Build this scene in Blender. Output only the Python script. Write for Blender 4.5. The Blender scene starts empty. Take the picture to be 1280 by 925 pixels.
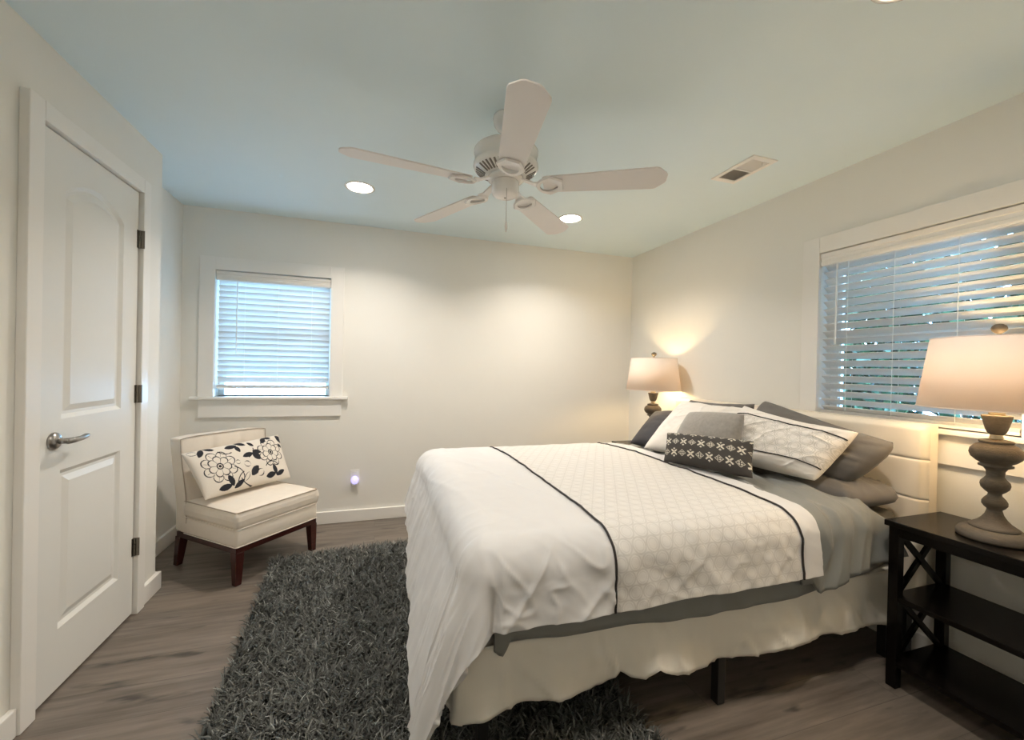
import bpy, bmesh, math, random
import numpy as np
from mathutils import Vector, Matrix, noise
random.seed(7); np.random.seed(7)
C = bpy.context.scene.collection
S = bpy.context.scene
R = math.radians
# ---------------------------------------------------------------- camera
CH = 1.30
cam_d = bpy.data.cameras.new('camera'); cam = bpy.data.objects.new('camera', cam_d); C.objects.link(cam)
F_PX, YAW, PITCH, ROLL = 520.7, 0.3119, -0.00447, 0.0218
cam_d.sensor_fit = 'HORIZONTAL'; cam_d.sensor_width = 36.0; cam_d.lens = 36.0*F_PX/1280.0
cam_d.clip_start = 0.02; cam_d.clip_end = 200
_f = Vector((math.sin(YAW)*math.cos(PITCH), math.cos(YAW)*math.cos(PITCH), math.sin(PITCH)))
_r = Vector((math.cos(YAW), -math.sin(YAW), 0)); _u = _r.cross(_f)
_r2 = _r*math.cos(ROLL)+_u*math.sin(ROLL); _u2 = -_r*math.sin(ROLL)+_u*math.cos(ROLL)
m3 = Matrix((_r2, _u2, -_f)).transposed()
cam.matrix_world = Matrix.Translation((0, 0, CH)) @ m3.to_4x4()
S.camera = cam
# ---------------------------------------------------------------- look and world
S.view_settings.view_transform = 'Standard'; S.view_settings.look = 'None'
S.view_settings.gamma = 1.0; S.view_settings.use_curve_mapping = False
S.view_settings.exposure = 0.42
SKY = 24.0; CAN_W = 10.5; BULB = 155.0
W = bpy.data.worlds.new('sky'); S.world = W; W.use_nodes = True
bg = W.node_tree.nodes['Background']; bg.inputs['Strength'].default_value = SKY
bg.inputs['Color'].default_value = (0.32, 0.62, 1.0, 1)
S.cycles.max_bounces = 10; S.cycles.diffuse_bounces = 7; S.cycles.transparent_max_bounces = 16
S.cycles.sample_clamp_indirect = 6.0
S.cycles.use_denoising = True
# room numbers
XL, XI, XR, YB, YF, ZC, YC = -1.176, -1.392, 2.460, 3.692, -0.35, 2.457, 2.85
WT = 0.16   # wall thickness
# portals at the two windows
def portal(loc, rot, sx, sy):
    l = bpy.data.lights.new('window_portal', 'AREA'); l.shape = 'RECTANGLE'; l.size = sx; l.size_y = sy
    l.cycles.is_portal = True
    o = bpy.data.objects.new('window_portal', l); C.objects.link(o); o.location = loc; o.rotation_euler = rot
portal((-0.776, YB+WT+.02, 1.52), (R(-90), 0, 0), .86, 1.0)
portal((XR+WT+.02, 1.365, 1.54), (R(90), 0, R(90)), .86, 1.0)

# ---------------------------------------------------------------- materials
MATS = {}
def nodes(name):
    m = bpy.data.materials.new(name); m.use_nodes = True; nt = m.node_tree
    return m, nt, nt.nodes, nt.links, nt.nodes['Principled BSDF']
def mix_rgb(nt, fac, a, b, mode='MIX'):
    n = nt.nodes.new('ShaderNodeMix'); n.data_type = 'RGBA'; n.blend_type = mode
    for sock, v in ((n.inputs[0], fac), (n.inputs[6], a), (n.inputs[7], b)):
        if isinstance(v, bpy.types.NodeSocket): nt.links.new(v, sock)
        elif isinstance(v, (int, float)): sock.default_value = v
        else: sock.default_value = (*v[:3], 1)
    return n.outputs[2]
def math_n(nt, op, a, b=None, c=None):
    n = nt.nodes.new('ShaderNodeMath'); n.operation = op
    for i, v in enumerate((a, b, c)):
        if v is None: continue
        if isinstance(v, bpy.types.NodeSocket): nt.links.new(v, n.inputs[i])
        else: n.inputs[i].default_value = v
    return n.outputs[0]
def noise_n(nt, scale, detail=3, vec=None, rough=.5):
    n = nt.nodes.new('ShaderNodeTexNoise'); n.inputs['Scale'].default_value = scale; n.inputs['Detail'].default_value = detail
    n.inputs['Roughness'].default_value = rough
    if vec is not None: nt.links.new(vec, n.inputs['Vector'])
    return n.outputs['Fac']
def coords(nt, kind='Object', scale=(1, 1, 1)):
    t = nt.nodes.new('ShaderNodeTexCoord'); mp = nt.nodes.new('ShaderNodeMapping'); mp.inputs['Scale'].default_value = scale
    nt.links.new(t.outputs[kind], mp.inputs['Vector']); return mp.outputs[0]
def ramp(nt, fac, stops):
    n = nt.nodes.new('ShaderNodeValToRGB'); nt.links.new(fac, n.inputs[0]); cr = n.color_ramp
    while len(cr.elements) < len(stops): cr.elements.new(.5)
    for e, (p, c) in zip(cr.elements, stops): e.position = p; e.color = (*c, 1)
    return n.outputs[0]
def bump(nt, h, strength, dist, bs):
    b = nt.nodes.new('ShaderNodeBump'); b.inputs['Strength'].default_value = strength; b.inputs['Distance'].default_value = dist
    nt.links.new(h, b.inputs['Height']); nt.links.new(b.outputs[0], bs.inputs['Normal'])
def simple(name, col, rough=.6, metal=0, var=.06, nscale=8, bmp=0, bscale=200, bdist=.001, spec=.5, sheen=0, scale=(1, 1, 1)):
    m, nt, N, L, b = nodes(name)
    v = coords(nt, 'Object', scale)
    f = noise_n(nt, nscale, 4, v)
    c = mix_rgb(nt, f, [max(0, x*(1-var)) for x in col], [min(1, x*(1+var)) for x in col])
    L.new(c, b.inputs['Base Color']); b.inputs['Roughness'].default_value = rough; b.inputs['Metallic'].default_value = metal
    b.inputs['Specular IOR Level'].default_value = spec
    if sheen: b.inputs['Sheen Weight'].default_value = sheen; b.inputs['Sheen Roughness'].default_value = .5
    if bmp: bump(nt, noise_n(nt, bscale, 2, v), bmp, bdist, b)
    MATS[name] = m; return m
WALLC = (.80, .785, .735)
M_wall = simple('wall_paint', WALLC, .62, var=.012, bmp=.25, bscale=260, bdist=.0008)
M_ceil = simple('ceiling_paint_pale_aqua', (.72, .83, .86), .75, var=.012, bmp=.25, bscale=260, bdist=.0008)
M_trim = simple('white_trim_paint', (.83, .81, .77), .35, var=.01)
M_door = simple('white_door_paint', (.76, .755, .72), .42, var=.015, bmp=.15, bscale=300, bdist=.0005)
M_fan = simple('white_fan_enamel', (.82, .80, .77), .22, var=.01)
M_blade = simple('white_blade_laminate', (.74, .71, .68), .4, var=.02)
M_slot = simple('dark_vent_slot', (.10, .09, .08), .7)
M_slotg = simple('grey_vent_shadow', (.20, .18, .155), .8)
M_nickel = simple('brushed_nickel', (.36, .34, .32), .28, 1, var=.08, nscale=40)
M_hinge = simple('hinge_metal', (.22, .20, .17), .4, 1, var=.1, nscale=40)
M_black = simple('black_lacquer_wood', (.0045, .0035, .003), .24, var=.3, nscale=30, scale=(1, 12, 12), spec=.22)
M_steel = simple('black_steel', (.01, .01, .01), .4)
M_cherry = simple('dark_cherry_wood', (.045, .010, .008), .25, var=.35, nscale=12, scale=(1, 1, 8))
M_beige = simple('beige_upholstery', (.74, .67, .58), .85, var=.05, nscale=20, bmp=.35, bscale=900, bdist=.0008, sheen=.2)
M_pipe = simple('taupe_piping', (.42, .35, .28), .8)
M_button = simple('beige_button', (.50, .42, .34), .8)
M_head = simple('cream_vinyl_headboard', (.82, .74, .62), .5, var=.02, bmp=.15, bscale=400, bdist=.0006)
M_greyp = simple('charcoal_pillow_cotton', (.135, .125, .115), .85, var=.08, nscale=14, bmp=.3, bscale=700, bdist=.0006, sheen=.1)
M_dark = simple('dark_navy_grey_cotton', (.055, .053, .058), .85, var=.08, bmp=.3, bscale=700, bdist=.0006)
M_greyb = simple('slate_grey_sheet_cotton', (.20, .205, .195), .85, var=.07, nscale=10, bmp=.25, bscale=800, bdist=.0006, sheen=.1)
M_greyd = simple('dark_grey_sheet_cotton', (.11, .105, .09), .85, var=.12, nscale=10, bmp=.25, bscale=800, bdist=.0006)
M_velvet = simple('grey_chenille', (.30, .28, .255), .9, var=.22, nscale=60, bmp=.5, bscale=500, bdist=.001, sheen=.4)
M_skirt = simple('cream_bedskirt_cotton', (.72, .69, .62), .8, var=.03, bmp=.2, bscale=900, bdist=.0005)
M_mat = simple('mattress_ticking', (.62, .60, .56), .9)
M_pipeblk = simple('black_piping', (.022, .018, .018), .7)
M_plate = simple('white_plastic', (.82, .80, .76), .35, var=.01)
M_cord = simple('white_cord', (.85, .85, .82), .6, var=.01)
M_lampwood = simple('weathered_grey_brown_wood', (.105, .085, .062), .7, var=.4, nscale=60, bmp=.5, bscale=180, bdist=.002, scale=(1, 1, 3))
M_brass = simple('pale_brass', (.62, .52, .36), .3, 1, var=.05)
M_concrete = simple('outdoor_pale_gravel', (.27, .29, .28), .9, var=.3, nscale=2)
M_rugback = simple('rug_backing', (.03, .033, .034), .95)

def m_floor():
    m, nt, N, L, b = nodes('wood_plank_floor')
    v = coords(nt)
    br = N.new('ShaderNodeTexBrick'); L.new(v, br.inputs['Vector'])
    br.inputs['Scale'].default_value = 1; br.inputs['Brick Width'].default_value = 1.25; br.inputs['Row Height'].default_value = .185
    br.inputs['Mortar Size'].default_value = .0015; br.inputs['Mortar Smooth'].default_value = .3; br.offset = .37
    br.inputs['Color1'].default_value = (.0, .0, .0, 1); br.inputs['Color2'].default_value = (1, 1, 1, 1); br.inputs['Mortar'].default_value = (.5, .5, .5, 1)
    sep = N.new('ShaderNodeSeparateColor'); L.new(br.outputs['Color'], sep.inputs[0])
    # shift the grain from plank to plank
    cmb = N.new('ShaderNodeCombineXYZ'); L.new(math_n(nt, 'MULTIPLY', sep.outputs[0], 37.0), cmb.inputs[2])
    add = N.new('ShaderNodeVectorMath'); add.operation = 'ADD'; L.new(v, add.inputs[0]); L.new(cmb.outputs[0], add.inputs[1])
    mp = N.new('ShaderNodeMapping'); mp.inputs['Scale'].default_value = (1.1, 13, 1); L.new(add.outputs[0], mp.inputs['Vector'])
    g = noise_n(nt, 2.2, 8, mp.outputs[0], .62)
    mp2 = N.new('ShaderNodeMapping'); mp2.inputs['Scale'].default_value = (2.2, 8, 1); L.new(add.outputs[0], mp2.inputs['Vector'])
    k = noise_n(nt, 1.5, 3, mp2.outputs[0], .55)
    base = ramp(nt, g, [(.30, (.080, .065, .053)), (.5, (.150, .126, .106)), (.70, (.225, .192, .163))])
    tint = mix_rgb(nt, math_n(nt, 'MULTIPLY', sep.outputs[0], .5), base, (.21, .17, .135))
    kn = ramp(nt, k, [(.61, (0, 0, 0)), (.72, (1, 1, 1))])
    c = mix_rgb(nt, kn, tint, (.055, .048, .042))
    c = mix_rgb(nt, math_n(nt, 'MULTIPLY', br.outputs['Fac'], .55), c, (.05, .04, .035))
    L.new(c, b.inputs['Base Color']); b.inputs['Roughness'].default_value = .42
    bump(nt, g, .12, .003, b)
    return m
M_floor = m_floor()

def m_comforter():
    m, nt, N, L, b = nodes('white_comforter_with_ring_pattern_band')
    t = N.new('ShaderNodeTexCoord'); sp = N.new('ShaderNodeSeparateXYZ'); L.new(t.outputs['UV'], sp.inputs[0])
    def cell(off):
        s = .056
        fx = math_n(nt, 'SUBTRACT', math_n(nt, 'FRACT', math_n(nt, 'ADD', math_n(nt, 'DIVIDE', sp.outputs[0], s), off)), .5)
        fy = math_n(nt, 'SUBTRACT', math_n(nt, 'FRACT', math_n(nt, 'ADD', math_n(nt, 'DIVIDE', sp.outputs[1], s*1.732), off)), .5)
        fy = math_n(nt, 'MULTIPLY', fy, 1.732)
        return math_n(nt, 'SQRT', math_n(nt, 'ADD', math_n(nt, 'MULTIPLY', fx, fx), math_n(nt, 'MULTIPLY', fy, fy)))
    d = math_n(nt, 'MINIMUM', cell(0.0), cell(.5))
    r1 = math_n(nt, 'LESS_THAN', math_n(nt, 'ABSOLUTE', math_n(nt, 'SUBTRACT', d, .45)), .05)
    r2 = math_n(nt, 'LESS_THAN', math_n(nt, 'ABSOLUTE', math_n(nt, 'SUBTRACT', d, .30)), .03)
    rr = math_n(nt, 'MAXIMUM', r1, math_n(nt, 'MULTIPLY', r2, .6))
    nz = noise_n(nt, 35, 2, t.outputs['UV'])
    rr = math_n(nt, 'MULTIPLY', rr, math_n(nt, 'MULTIPLY', math_n(nt, 'ADD', nz, .25), 1.1))
    at = N.new('ShaderNodeAttribute'); at.attribute_name = 'band'
    rr = math_n(nt, 'MULTIPLY', rr, at.outputs['Fac'])
    c0 = mix_rgb(nt, at.outputs['Fac'], (.63, .625, .625), (.67, .65, .62))
    c = mix_rgb(nt, rr, c0, (.56, .54, .51))
    L.new(c, b.inputs['Base Color']); b.inputs['Roughness'].default_value = .62
    b.inputs['Sheen Weight'].default_value = .15
    h = math_n(nt, 'ADD', math_n(nt, 'MULTIPLY', rr, -.6), math_n(nt, 'MULTIPLY', noise_n(nt, 500, 2, coords(nt)), .3))
    bump(nt, h, .3, .0012, b)
    return m
M_comf = m_comforter()

def m_pattern(name, ca, cb, rough=.85, ring=False):
    m, nt, N, L, b = nodes(name)
    at = N.new('ShaderNodeAttribute'); at.attribute_name = 'pat'
    f = math_n(nt, 'ADD', math_n(nt, 'MULTIPLY', noise_n(nt, 300, 2, coords(nt)), .14), .93)
    c = mix_rgb(nt, at.outputs['Fac'], ca, cb)
    cc = N.new('ShaderNodeCombineColor')
    for i in range(3): L.new(f, cc.inputs[i])
    L.new(mix_rgb(nt, 1.0, c, cc.outputs[0], 'MULTIPLY'), b.inputs['Base Color'])
    b.inputs['Roughness'].default_value = rough
    bump(nt, math_n(nt, 'ADD', at.outputs['Fac'], noise_n(nt, 700, 2, coords(nt))), .3, .001, b)
    return m
M_knit = m_pattern('charcoal_knit_with_cream_pattern', (.045, .040, .036), (.60, .56, .47))
M_floral = m_pattern('cream_linen_with_black_flowers', (.72, .66, .58), (.010, .010, .016))
M_sham = m_pattern('white_sham_ring_pattern', (.78, .74, .69), (.60, .57, .52))

def m_translucent(name, col, tr, rough=.8, tcol=None):
    m, nt, N, L, b = nodes(name)
    L.new(mix_rgb(nt, noise_n(nt, 350, 2, coords(nt, 'Object', (1, 1, 3))), [x*.95 for x in col], [min(1, x*1.05) for x in col]), b.inputs['Base Color'])
    b.inputs['Roughness'].default_value = rough
    t = N.new('ShaderNodeBsdfTranslucent'); t.inputs[0].default_value = (*(tcol or col), 1)
    mx = N.new('ShaderNodeMixShader'); mx.inputs[0].default_value = tr
    L.new(b.outputs[0], mx.inputs[1]); L.new(t.outputs[0], mx.inputs[2]); L.new(mx.outputs[0], N['Material Output'].inputs[0])
    return m
M_slat = m_translucent('white_vinyl_slat', (.82, .81, .79), .15, .35)
M_shade = m_translucent('off_white_linen_shade', (.84, .80, .76), .30, .9, (.92, .80, .68))
def m_glass():
    m, nt, N, L, b = nodes('window_glass'); N.remove(b)
    t = N.new('ShaderNodeBsdfTransparent'); t.inputs[0].default_value = (.94, .97, .97, 1); g = N.new('ShaderNodeBsdfGlossy'); g.inputs['Roughness'].default_value = .02
    mx = N.new('ShaderNodeMixShader'); fr = N.new('ShaderNodeFresnel'); fr.inputs[0].default_value = 1.35
    L.new(fr.outputs[0], mx.inputs[0]); L.new(t.outputs[0], mx.inputs[1]); L.new(g.outputs[0], mx.inputs[2]); L.new(mx.outputs[0], N['Material Output'].inputs[0])
    return m
M_glass = m_glass()
def m_emit(name, col, s):
    m, nt, N, L, b = nodes(name); b.inputs['Base Color'].default_value = (*col, 1)
    b.inputs['Emission Color'].default_value = (*col, 1); b.inputs['Emission Strength'].default_value = s; return m
M_bulb = m_emit('warm_bulb_glow', (1, .70, .36), BULB)
M_can = m_emit('downlight_lens_glow', (1, .90, .76), 30)
M_night = m_emit('lavender_night_light_glow', (.50, .46, 1.0), .9)
def m_rug():
    m, nt, N, L, b = nodes('shaggy_grey_yarn')
    at = N.new('ShaderNodeAttribute'); at.attribute_name = 'shade'
    L.new(ramp(nt, at.outputs['Fac'], [(0, (.030, .032, .030)), (.55, (.125, .132, .122)), (1, (.44, .455, .42))]), b.inputs['Base Color'])
    b.inputs['Roughness'].default_value = .55; return m
M_yarn = m_rug()
def m_leaf():
    m, nt, N, L, b = nodes('dark_green_leaves')
    L.new(mix_rgb(nt, noise_n(nt, 9, 2, coords(nt)), (.012, .03, .02), (.05, .11, .04)), b.inputs['Base Color']); b.inputs['Roughness'].default_value = .35; return m
M_leaf = m_leaf()

# ---------------------------------------------------------------- helpers
def tag(o, label=None, cat=None, group=None, kind=None):
    if label: o['label'] = label
    if cat: o['category'] = cat
    if group: o['group'] = group
    if kind: o['kind'] = kind
    return o
def thing(name, loc=(0, 0, 0), rz=0, **k):
    o = bpy.data.objects.new(name, None); C.objects.link(o); o.location = loc; o.rotation_euler = (0, 0, rz); o.empty_display_size = .1
    return tag(o, **k)
def dup(o, parent=None):
    c = o.copy(); C.objects.link(c); c.parent = parent
    for ch in list(o.children): dup(ch, c)
    return c
class MB:
    def __init__(s): s.v = []; s.f = []
    def add(s, vs, fs):
        n = len(s.v); s.v += [tuple(v) for v in vs]; s.f += [tuple(i+n for i in f) for f in fs]; return s
    def box(s, x0, x1, y0, y1, z0, z1):
        x0, x1 = sorted((x0, x1)); y0, y1 = sorted((y0, y1)); z0, z1 = sorted((z0, z1))
        return s.add([(x0, y0, z0), (x1, y0, z0), (x1, y1, z0), (x0, y1, z0), (x0, y0, z1), (x1, y0, z1), (x1, y1, z1), (x0, y1, z1)],
                     [(0, 3, 2, 1), (4, 5, 6, 7), (0, 1, 5, 4), (1, 2, 6, 5), (2, 3, 7, 6), (3, 0, 4, 7)])
    def prism(s, A, B):   # two matching polygons, capped
        n = len(A); return s.add(list(A)+list(B), [tuple(range(n))[::-1], tuple(range(n, 2*n))]+[(i, (i+1) % n, n+(i+1) % n, n+i) for i in range(n)])
    def lathe(s, prof, n=40, c=(0, 0, 0), cap=True):
        base = len(s.v); vs = []; fs = []
        for r, z in prof:
            for i in range(n):
                a = 2*math.pi*i/n; vs.append((c[0]+r*math.cos(a), c[1]+r*math.sin(a), c[2]+z))
        for j in range(len(prof)-1):
            for i in range(n): fs.append((j*n+i, j*n+(i+1) % n, (j+1)*n+(i+1) % n, (j+1)*n+i))
        if cap: fs.append(tuple(range(n))[::-1]); fs.append(tuple((len(prof)-1)*n+i for i in range(n)))
        return s.add(vs, fs)
    def tube(s, pts, r, n=8, cap=True):
        pts = [Vector(p) for p in pts]; vs = []; fs = []; up = None
        for i, p in enumerate(pts):
            t = (pts[min(i+1, len(pts)-1)]-pts[max(i-1, 0)]).normalized()
            if up is None: up = t.orthogonal().normalized()
            up = (up-t*up.dot(t)).normalized(); w = t.cross(up)
            rr = r[i] if isinstance(r, (list, tuple)) else r
            for k in range(n):
                a = 2*math.pi*k/n; vs.append(p+(up*math.cos(a)+w*math.sin(a))*rr)
        for j in range(len(pts)-1):
            for k in range(n): fs.append((j*n+k, j*n+(k+1) % n, (j+1)*n+(k+1) % n, (j+1)*n+k))
        if cap: fs.append(tuple(range(n))[::-1]); fs.append(tuple((len(pts)-1)*n+k for k in range(n)))
        return s.add(vs, fs)
    def grid(s, P):  # P: rows of points
        nr, nc = len(P), len(P[0]); return s.add([p for row in P for p in row], [(j*nc+i, j*nc+i+1, (j+1)*nc+i+1, (j+1)*nc+i) for j in range(nr-1) for i in range(nc-1)])
    def build(s, name, mat, parent=None, smooth=False, bevel=0, seg=2, world=False, **k):
        me = bpy.data.meshes.new(name); v = s.v
        if world and parent is not None:
            inv = (Matrix.Translation(parent.location) @ Matrix.Rotation(parent.rotation_euler[2], 4, 'Z')).inverted()
            v = [tuple(inv @ Vector(p)) for p in v]
        me.from_pydata(v, [], s.f); me.validate()
        bm = bmesh.new(); bm.from_mesh(me); bmesh.ops.recalc_face_normals(bm, faces=bm.faces); bm.to_mesh(me); bm.free()
        me.materials.append(mat); o = bpy.data.objects.new(name, me); C.objects.link(o); o.parent = parent
        if smooth: me.polygons.foreach_set('use_smooth', [True]*len(me.polygons))
        if bevel:
            b = o.modifiers.new('bevel', 'BEVEL'); b.width = bevel; b.segments = seg; b.limit_method = 'ANGLE'; b.angle_limit = R(40); b.harden_normals = False
        return tag(o, **k)
def fb(x, y, z=0, o=4): return noise.fractal(Vector((x, y, z)), 1.0, 2.0, o)
def sm(x, a, b):
    t = min(1, max(0, (x-a)/(b-a))); return t*t*(3-2*t)

# ---------------------------------------------------------------- room shell
ST = dict(kind='structure')
MB().box(XI-WT, XR+WT, YF-WT, YB+WT, -.12, 0).build('floor', M_floor, **ST)
MB().box(XI-WT, XR+WT, YF-WT, YB+WT, ZC, ZC+.12).build('ceiling', M_ceil, **ST)
# window openings  (centre, half width, z0, z1)
WL = (-.776, .404, 1.036, 1.998); WR = (1.365, .410, 1.066, 2.010)
MB().box(XI-WT, WL[0]-WL[1], YB, YB+WT, 0, ZC).box(WL[0]+WL[1], XR+WT, YB, YB+WT, 0, ZC).box(WL[0]-WL[1], WL[0]+WL[1], YB, YB+WT, 0, WL[2]).box(WL[0]-WL[1], WL[0]+WL[1], YB, YB+WT, WL[3], ZC).build('wall_back', M_wall, **ST)
MB().box(XR, XR+WT, YF, WR[0]-WR[1], 0, ZC).box(XR, XR+WT, WR[0]+WR[1], YB, 0, ZC).box(XR, XR+WT, WR[0]-WR[1], WR[0]+WR[1], 0, WR[2]).box(XR, XR+WT, WR[0]-WR[1], WR[0]+WR[1], WR[3], ZC).build('wall_right', M_wall, **ST)
DY0, DY1, DZ = 1.940, 2.596, 2.146
MB().box(XI, XL, YF, DY0-.004, 0, ZC).box(XI, XL, DY1+.012, YC, 0, ZC).box(XI, XL, DY0-.004, DY1+.012, DZ+.006, ZC).box(XI-WT, XI, YF, YB, 0, ZC).build('wall_left', M_wall, **ST)
MB().box(XI-WT, XR+WT, YF-WT, YF, 0, ZC).build('wall_front', M_wall, **ST)
# baseboards
BH, BT = .098, .022
def base_run(name, *boxes):
    mb = MB()
    for (x0, x1, y0, y1) in boxes: mb.box(x0, x1, y0, y1, 0, BH)
    mb.build(name, M_trim, bevel=.004, **ST)
base_run('baseboard_back', (XI+BT, XR-BT, YB-BT, YB))
base_run('baseboard_right', (XR-BT, XR, YF+BT, YB))
base_run('baseboard_front', (XL, XR-BT, YF, YF+BT))
base_run('baseboard_left', (XL, XL+BT, YF+BT, DY0-.072), (XL, XL+BT, DY1+.074, YC+BT))
base_run('baseboard_recess', (XI, XI+BT, YC+BT, YB), (XI+BT, XL, YC, YC+BT))
# ground and hedge outside
MB().box(-12, 14, -10, 16, -.34, -.14).build('ground', M_concrete, **ST)
def leaves(n, x0, x1, y0, y1, z0, z1, size):
    mb = MB()
    for i in range(n):
        c = Vector((random.uniform(x0, x1), random.uniform(y0, y1), random.uniform(z0, z1)))
        if noise.noise(c*1.7) > .32: continue
        a = Vector((random.gauss(0, 1), random.gauss(0, 1), random.gauss(0, 1))).normalized(); b = a.orthogonal().normalized(); w = a.cross(b)*.4
        s = size*random.uniform(.6, 1.3)
        mb.add([c-b*s, c+w*s, c+b*s, c-w*s], [(0, 1, 2, 3)])
    return mb
hg = thing('hedge', (4.3, 2.4, -.14), label='dark green leafy hedge seen in slivers through the blind behind the bed', cat='hedge')
leaves(27000, 3.9, 4.7, .4, 4.6, -.1, 3.1, .075).build('foliage', M_leaf, hg, world=True)
tm = MB()
for i in range(9):
    x, y = 4.3+random.uniform(-.15, .15), .6+i*.46
    tm.tube([(x, y, -.14), (x+.05, y+.04, .8), (x-.03, y-.05, 1.7), (x+.04, y, 2.6)], [.04, .03, .02, .008], 6)
tm.build('stem', M_lampwood, hg, world=True)

# ---------------------------------------------------------------- closet door
door = MB()
FX = XL+.009     # room face of the leaf
TH = .035
def rect_pts(y0, y1, z0, z1, arch=0, n=16):
    p = [(y0, z0), (y1, z0), (y1, z1)]
    if arch:
        for i in range(1, n):
            t = i/n; p.append((y1+(y0-y1)*t, z1+arch*math.sin(math.pi*t)**.8))
    p.append((y0, z1)); return p
def offset(p, d):
    n = len(p); out = []
    for i in range(n):
        a, b, c = Vector(p[i-1]), Vector(p[i]), Vector(p[(i+1) % n])
        e1 = (b-a).normalized(); e2 = (c-b).normalized(); n1 = Vector((-e1.y, e1.x)); n2 = Vector((-e2.y, e2.x))
        m = (n1+n2); m = m/max(.3, m.dot(n1)); out.append(tuple(b+m*d))
    return out
PY0, PY1 = 2.075, 2.472
up = rect_pts(PY0, PY1, 1.065, 1.945, .075); lo = rect_pts(PY0, PY1, .245, .865)
def add_panel(mb, loop):
    lay = [(0, 0), (.006, -.004), (.016, -.011), (.028, -.011), (.052, -.002)]
    rings = []
    for d, x in lay:
        q = offset(loop, d); rings.append([(FX+x, a, b) for a, b in q])
    for A, B in zip(rings[:-1], rings[1:]):
        n = len(A); mb.add(A+B, [(i, (i+1) % n, n+(i+1) % n, n+i) for i in range(n)])
    mb.add(rings[-1], [tuple(range(len(rings[-1])))])
add_panel(door, up); add_panel(door, lo)
def q(mb, y0, y1, z0, z1): mb.add([(FX, y0, z0), (FX, y1, z0), (FX, y1, z1), (FX, y0, z1)], [(0, 1, 2, 3)])
DB = .012
q(door, DY0, PY0, DB, DZ); q(door, PY1, DY1, DB, DZ); q(door, PY0, PY1, DB, .245); q(door, PY0, PY1, .865, 1.065)
top = [p for p in up if p[1] >= 1.945-1e-6]
for a, b in zip(top[:-1], top[1:]): door.add([(FX, a[0], a[1]), (FX, b[0], b[1]), (FX, b[0], DZ), (FX, a[0], DZ)], [(0, 1, 2, 3)])
door.add([(FX, DY0, DB), (FX, DY1, DB), (FX, DY1, DZ), (FX, DY0, DZ), (FX-TH, DY0, DB), (FX-TH, DY1, DB), (FX-TH, DY1, DZ), (FX-TH, DY0, DZ)],
         [(0, 1, 5, 4), (1, 2, 6, 5), (2, 3, 7, 6), (3, 0, 4, 7), (4, 5, 6, 7)])
dob = door.build('door_1', M_door, **ST)
def child(mb, name, mat, parent, **k): return mb.build(name, mat, parent, **k)
# lever handle
hz, hy = .985, 2.035
h = MB()
prof = [(.033, 0), (.034, .004), (.031, .010), (.024, .016), (.014, .020)]
n = 32
vs = [(FX+x, hy+r*math.cos(2*math.pi*i/n), hz+r*math.sin(2*math.pi*i/n)) for r, x in prof for i in range(n)]
h.add(vs, [(j*n+i, j*n+(i+1) % n, (j+1)*n+(i+1) % n, (j+1)*n+i) for j in range(len(prof)-1) for i in range(n)]+[tuple(4*n+i for i in range(n))])
h.tube([(FX+.015, hy, hz), (FX+.05, hy, hz)], .011, 16)
h.tube([(FX+.05, hy-.008, hz), (FX+.053, hy+.02, hz), (FX+.055, hy+.06, hz+.001), (FX+.052, hy+.09, hz+.005), (FX+.046, hy+.118, hz+.006)], [.0115, .011, .0095, .010, .005], 14)
h.build('door_handle', M_nickel, dob, smooth=True, label='brushed nickel lever handle')
for z in (1.912, 1.128, .348):
    mb = MB().box(XL+.007, XL+.034, DY1+.0035, DY1+.0075, z-.045, z+.045).box(FX, FX+.0025, DY1-.012, DY1, z-.045, z+.045)
    for k in range(3): mb.tube([(FX+.006, DY1+.002, z-.044+k*.03), (FX+.006, DY1+.002, z-.044+k*.03+.028)], .006, 10)
    mb.build('hinge', M_hinge, dob, label='small dark metal hinge')
# casing round the door + jambs
PC = .030
MB().box(XL, XL+PC, DY0-.072, DY0-.002, 0, DZ+.075).box(XL, XL+PC, DY1+.008, DY1+.074, 0, DZ+.075).box(XL, XL+PC, DY0-.002, DY1+.008, DZ+.005, DZ+.075).build('trim_1', M_trim, bevel=.003, **ST)

# ---------------------------------------------------------------- windows
def make_window(idx, loc, rz, hw, zh, mat_trim=M_trim):
    """local: x along the wall, y outwards, origin at the sill, centre of the opening"""
    w = thing('window_%d' % idx, loc, rz, kind='structure')
    cw = .098
    MB().box(-hw-cw, -hw, -.014, 0, 0, zh+.094).box(hw, hw+cw, -.014, 0, 0, zh+.094).box(-hw, hw, -.014, 0, zh, zh+.094).build('casing', mat_trim, w, bevel=.002)
    MB().box(-hw-cw-.045, hw+cw+.045, -.045, 0, -.022, 0).box(-hw, hw, 0, .115, -.022, .0).build('window_sill', mat_trim, w, bevel=.004)
    MB().box(-hw-cw+.006, hw+cw-.006, -.018, 0, -.158, -.022).build('apron', mat_trim, w, bevel=.002)
    f = MB(); t = .04
    f.box(-hw, -hw+t, .10, .15, 0, zh).box(hw-t, hw, .10, .15, 0, zh).box(-hw+t, hw-t, .10, .15, 0, .007).box(-hw+t, hw-t, .10, .15, zh-t, zh).box(-hw+t, hw-t, .105, .145, zh/2-.02, zh/2+.02)
    fo = f.build('window_frame', M_plate, w, bevel=.002)
    MB().box(-hw+t, hw-t, .122, .126, .007, zh/2-.02).box(-hw+t, hw-t, .122, .126, zh/2+.02, zh-t).build('window_pane', M_glass, w)
    return w
make_window(1, (WL[0], YB, WL[2]), 0, WL[1], WL[3]-WL[2])
make_window(2, (XR, WR[0], WR[2]), R(-90), WR[1], WR[3]-WR[2])
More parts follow.
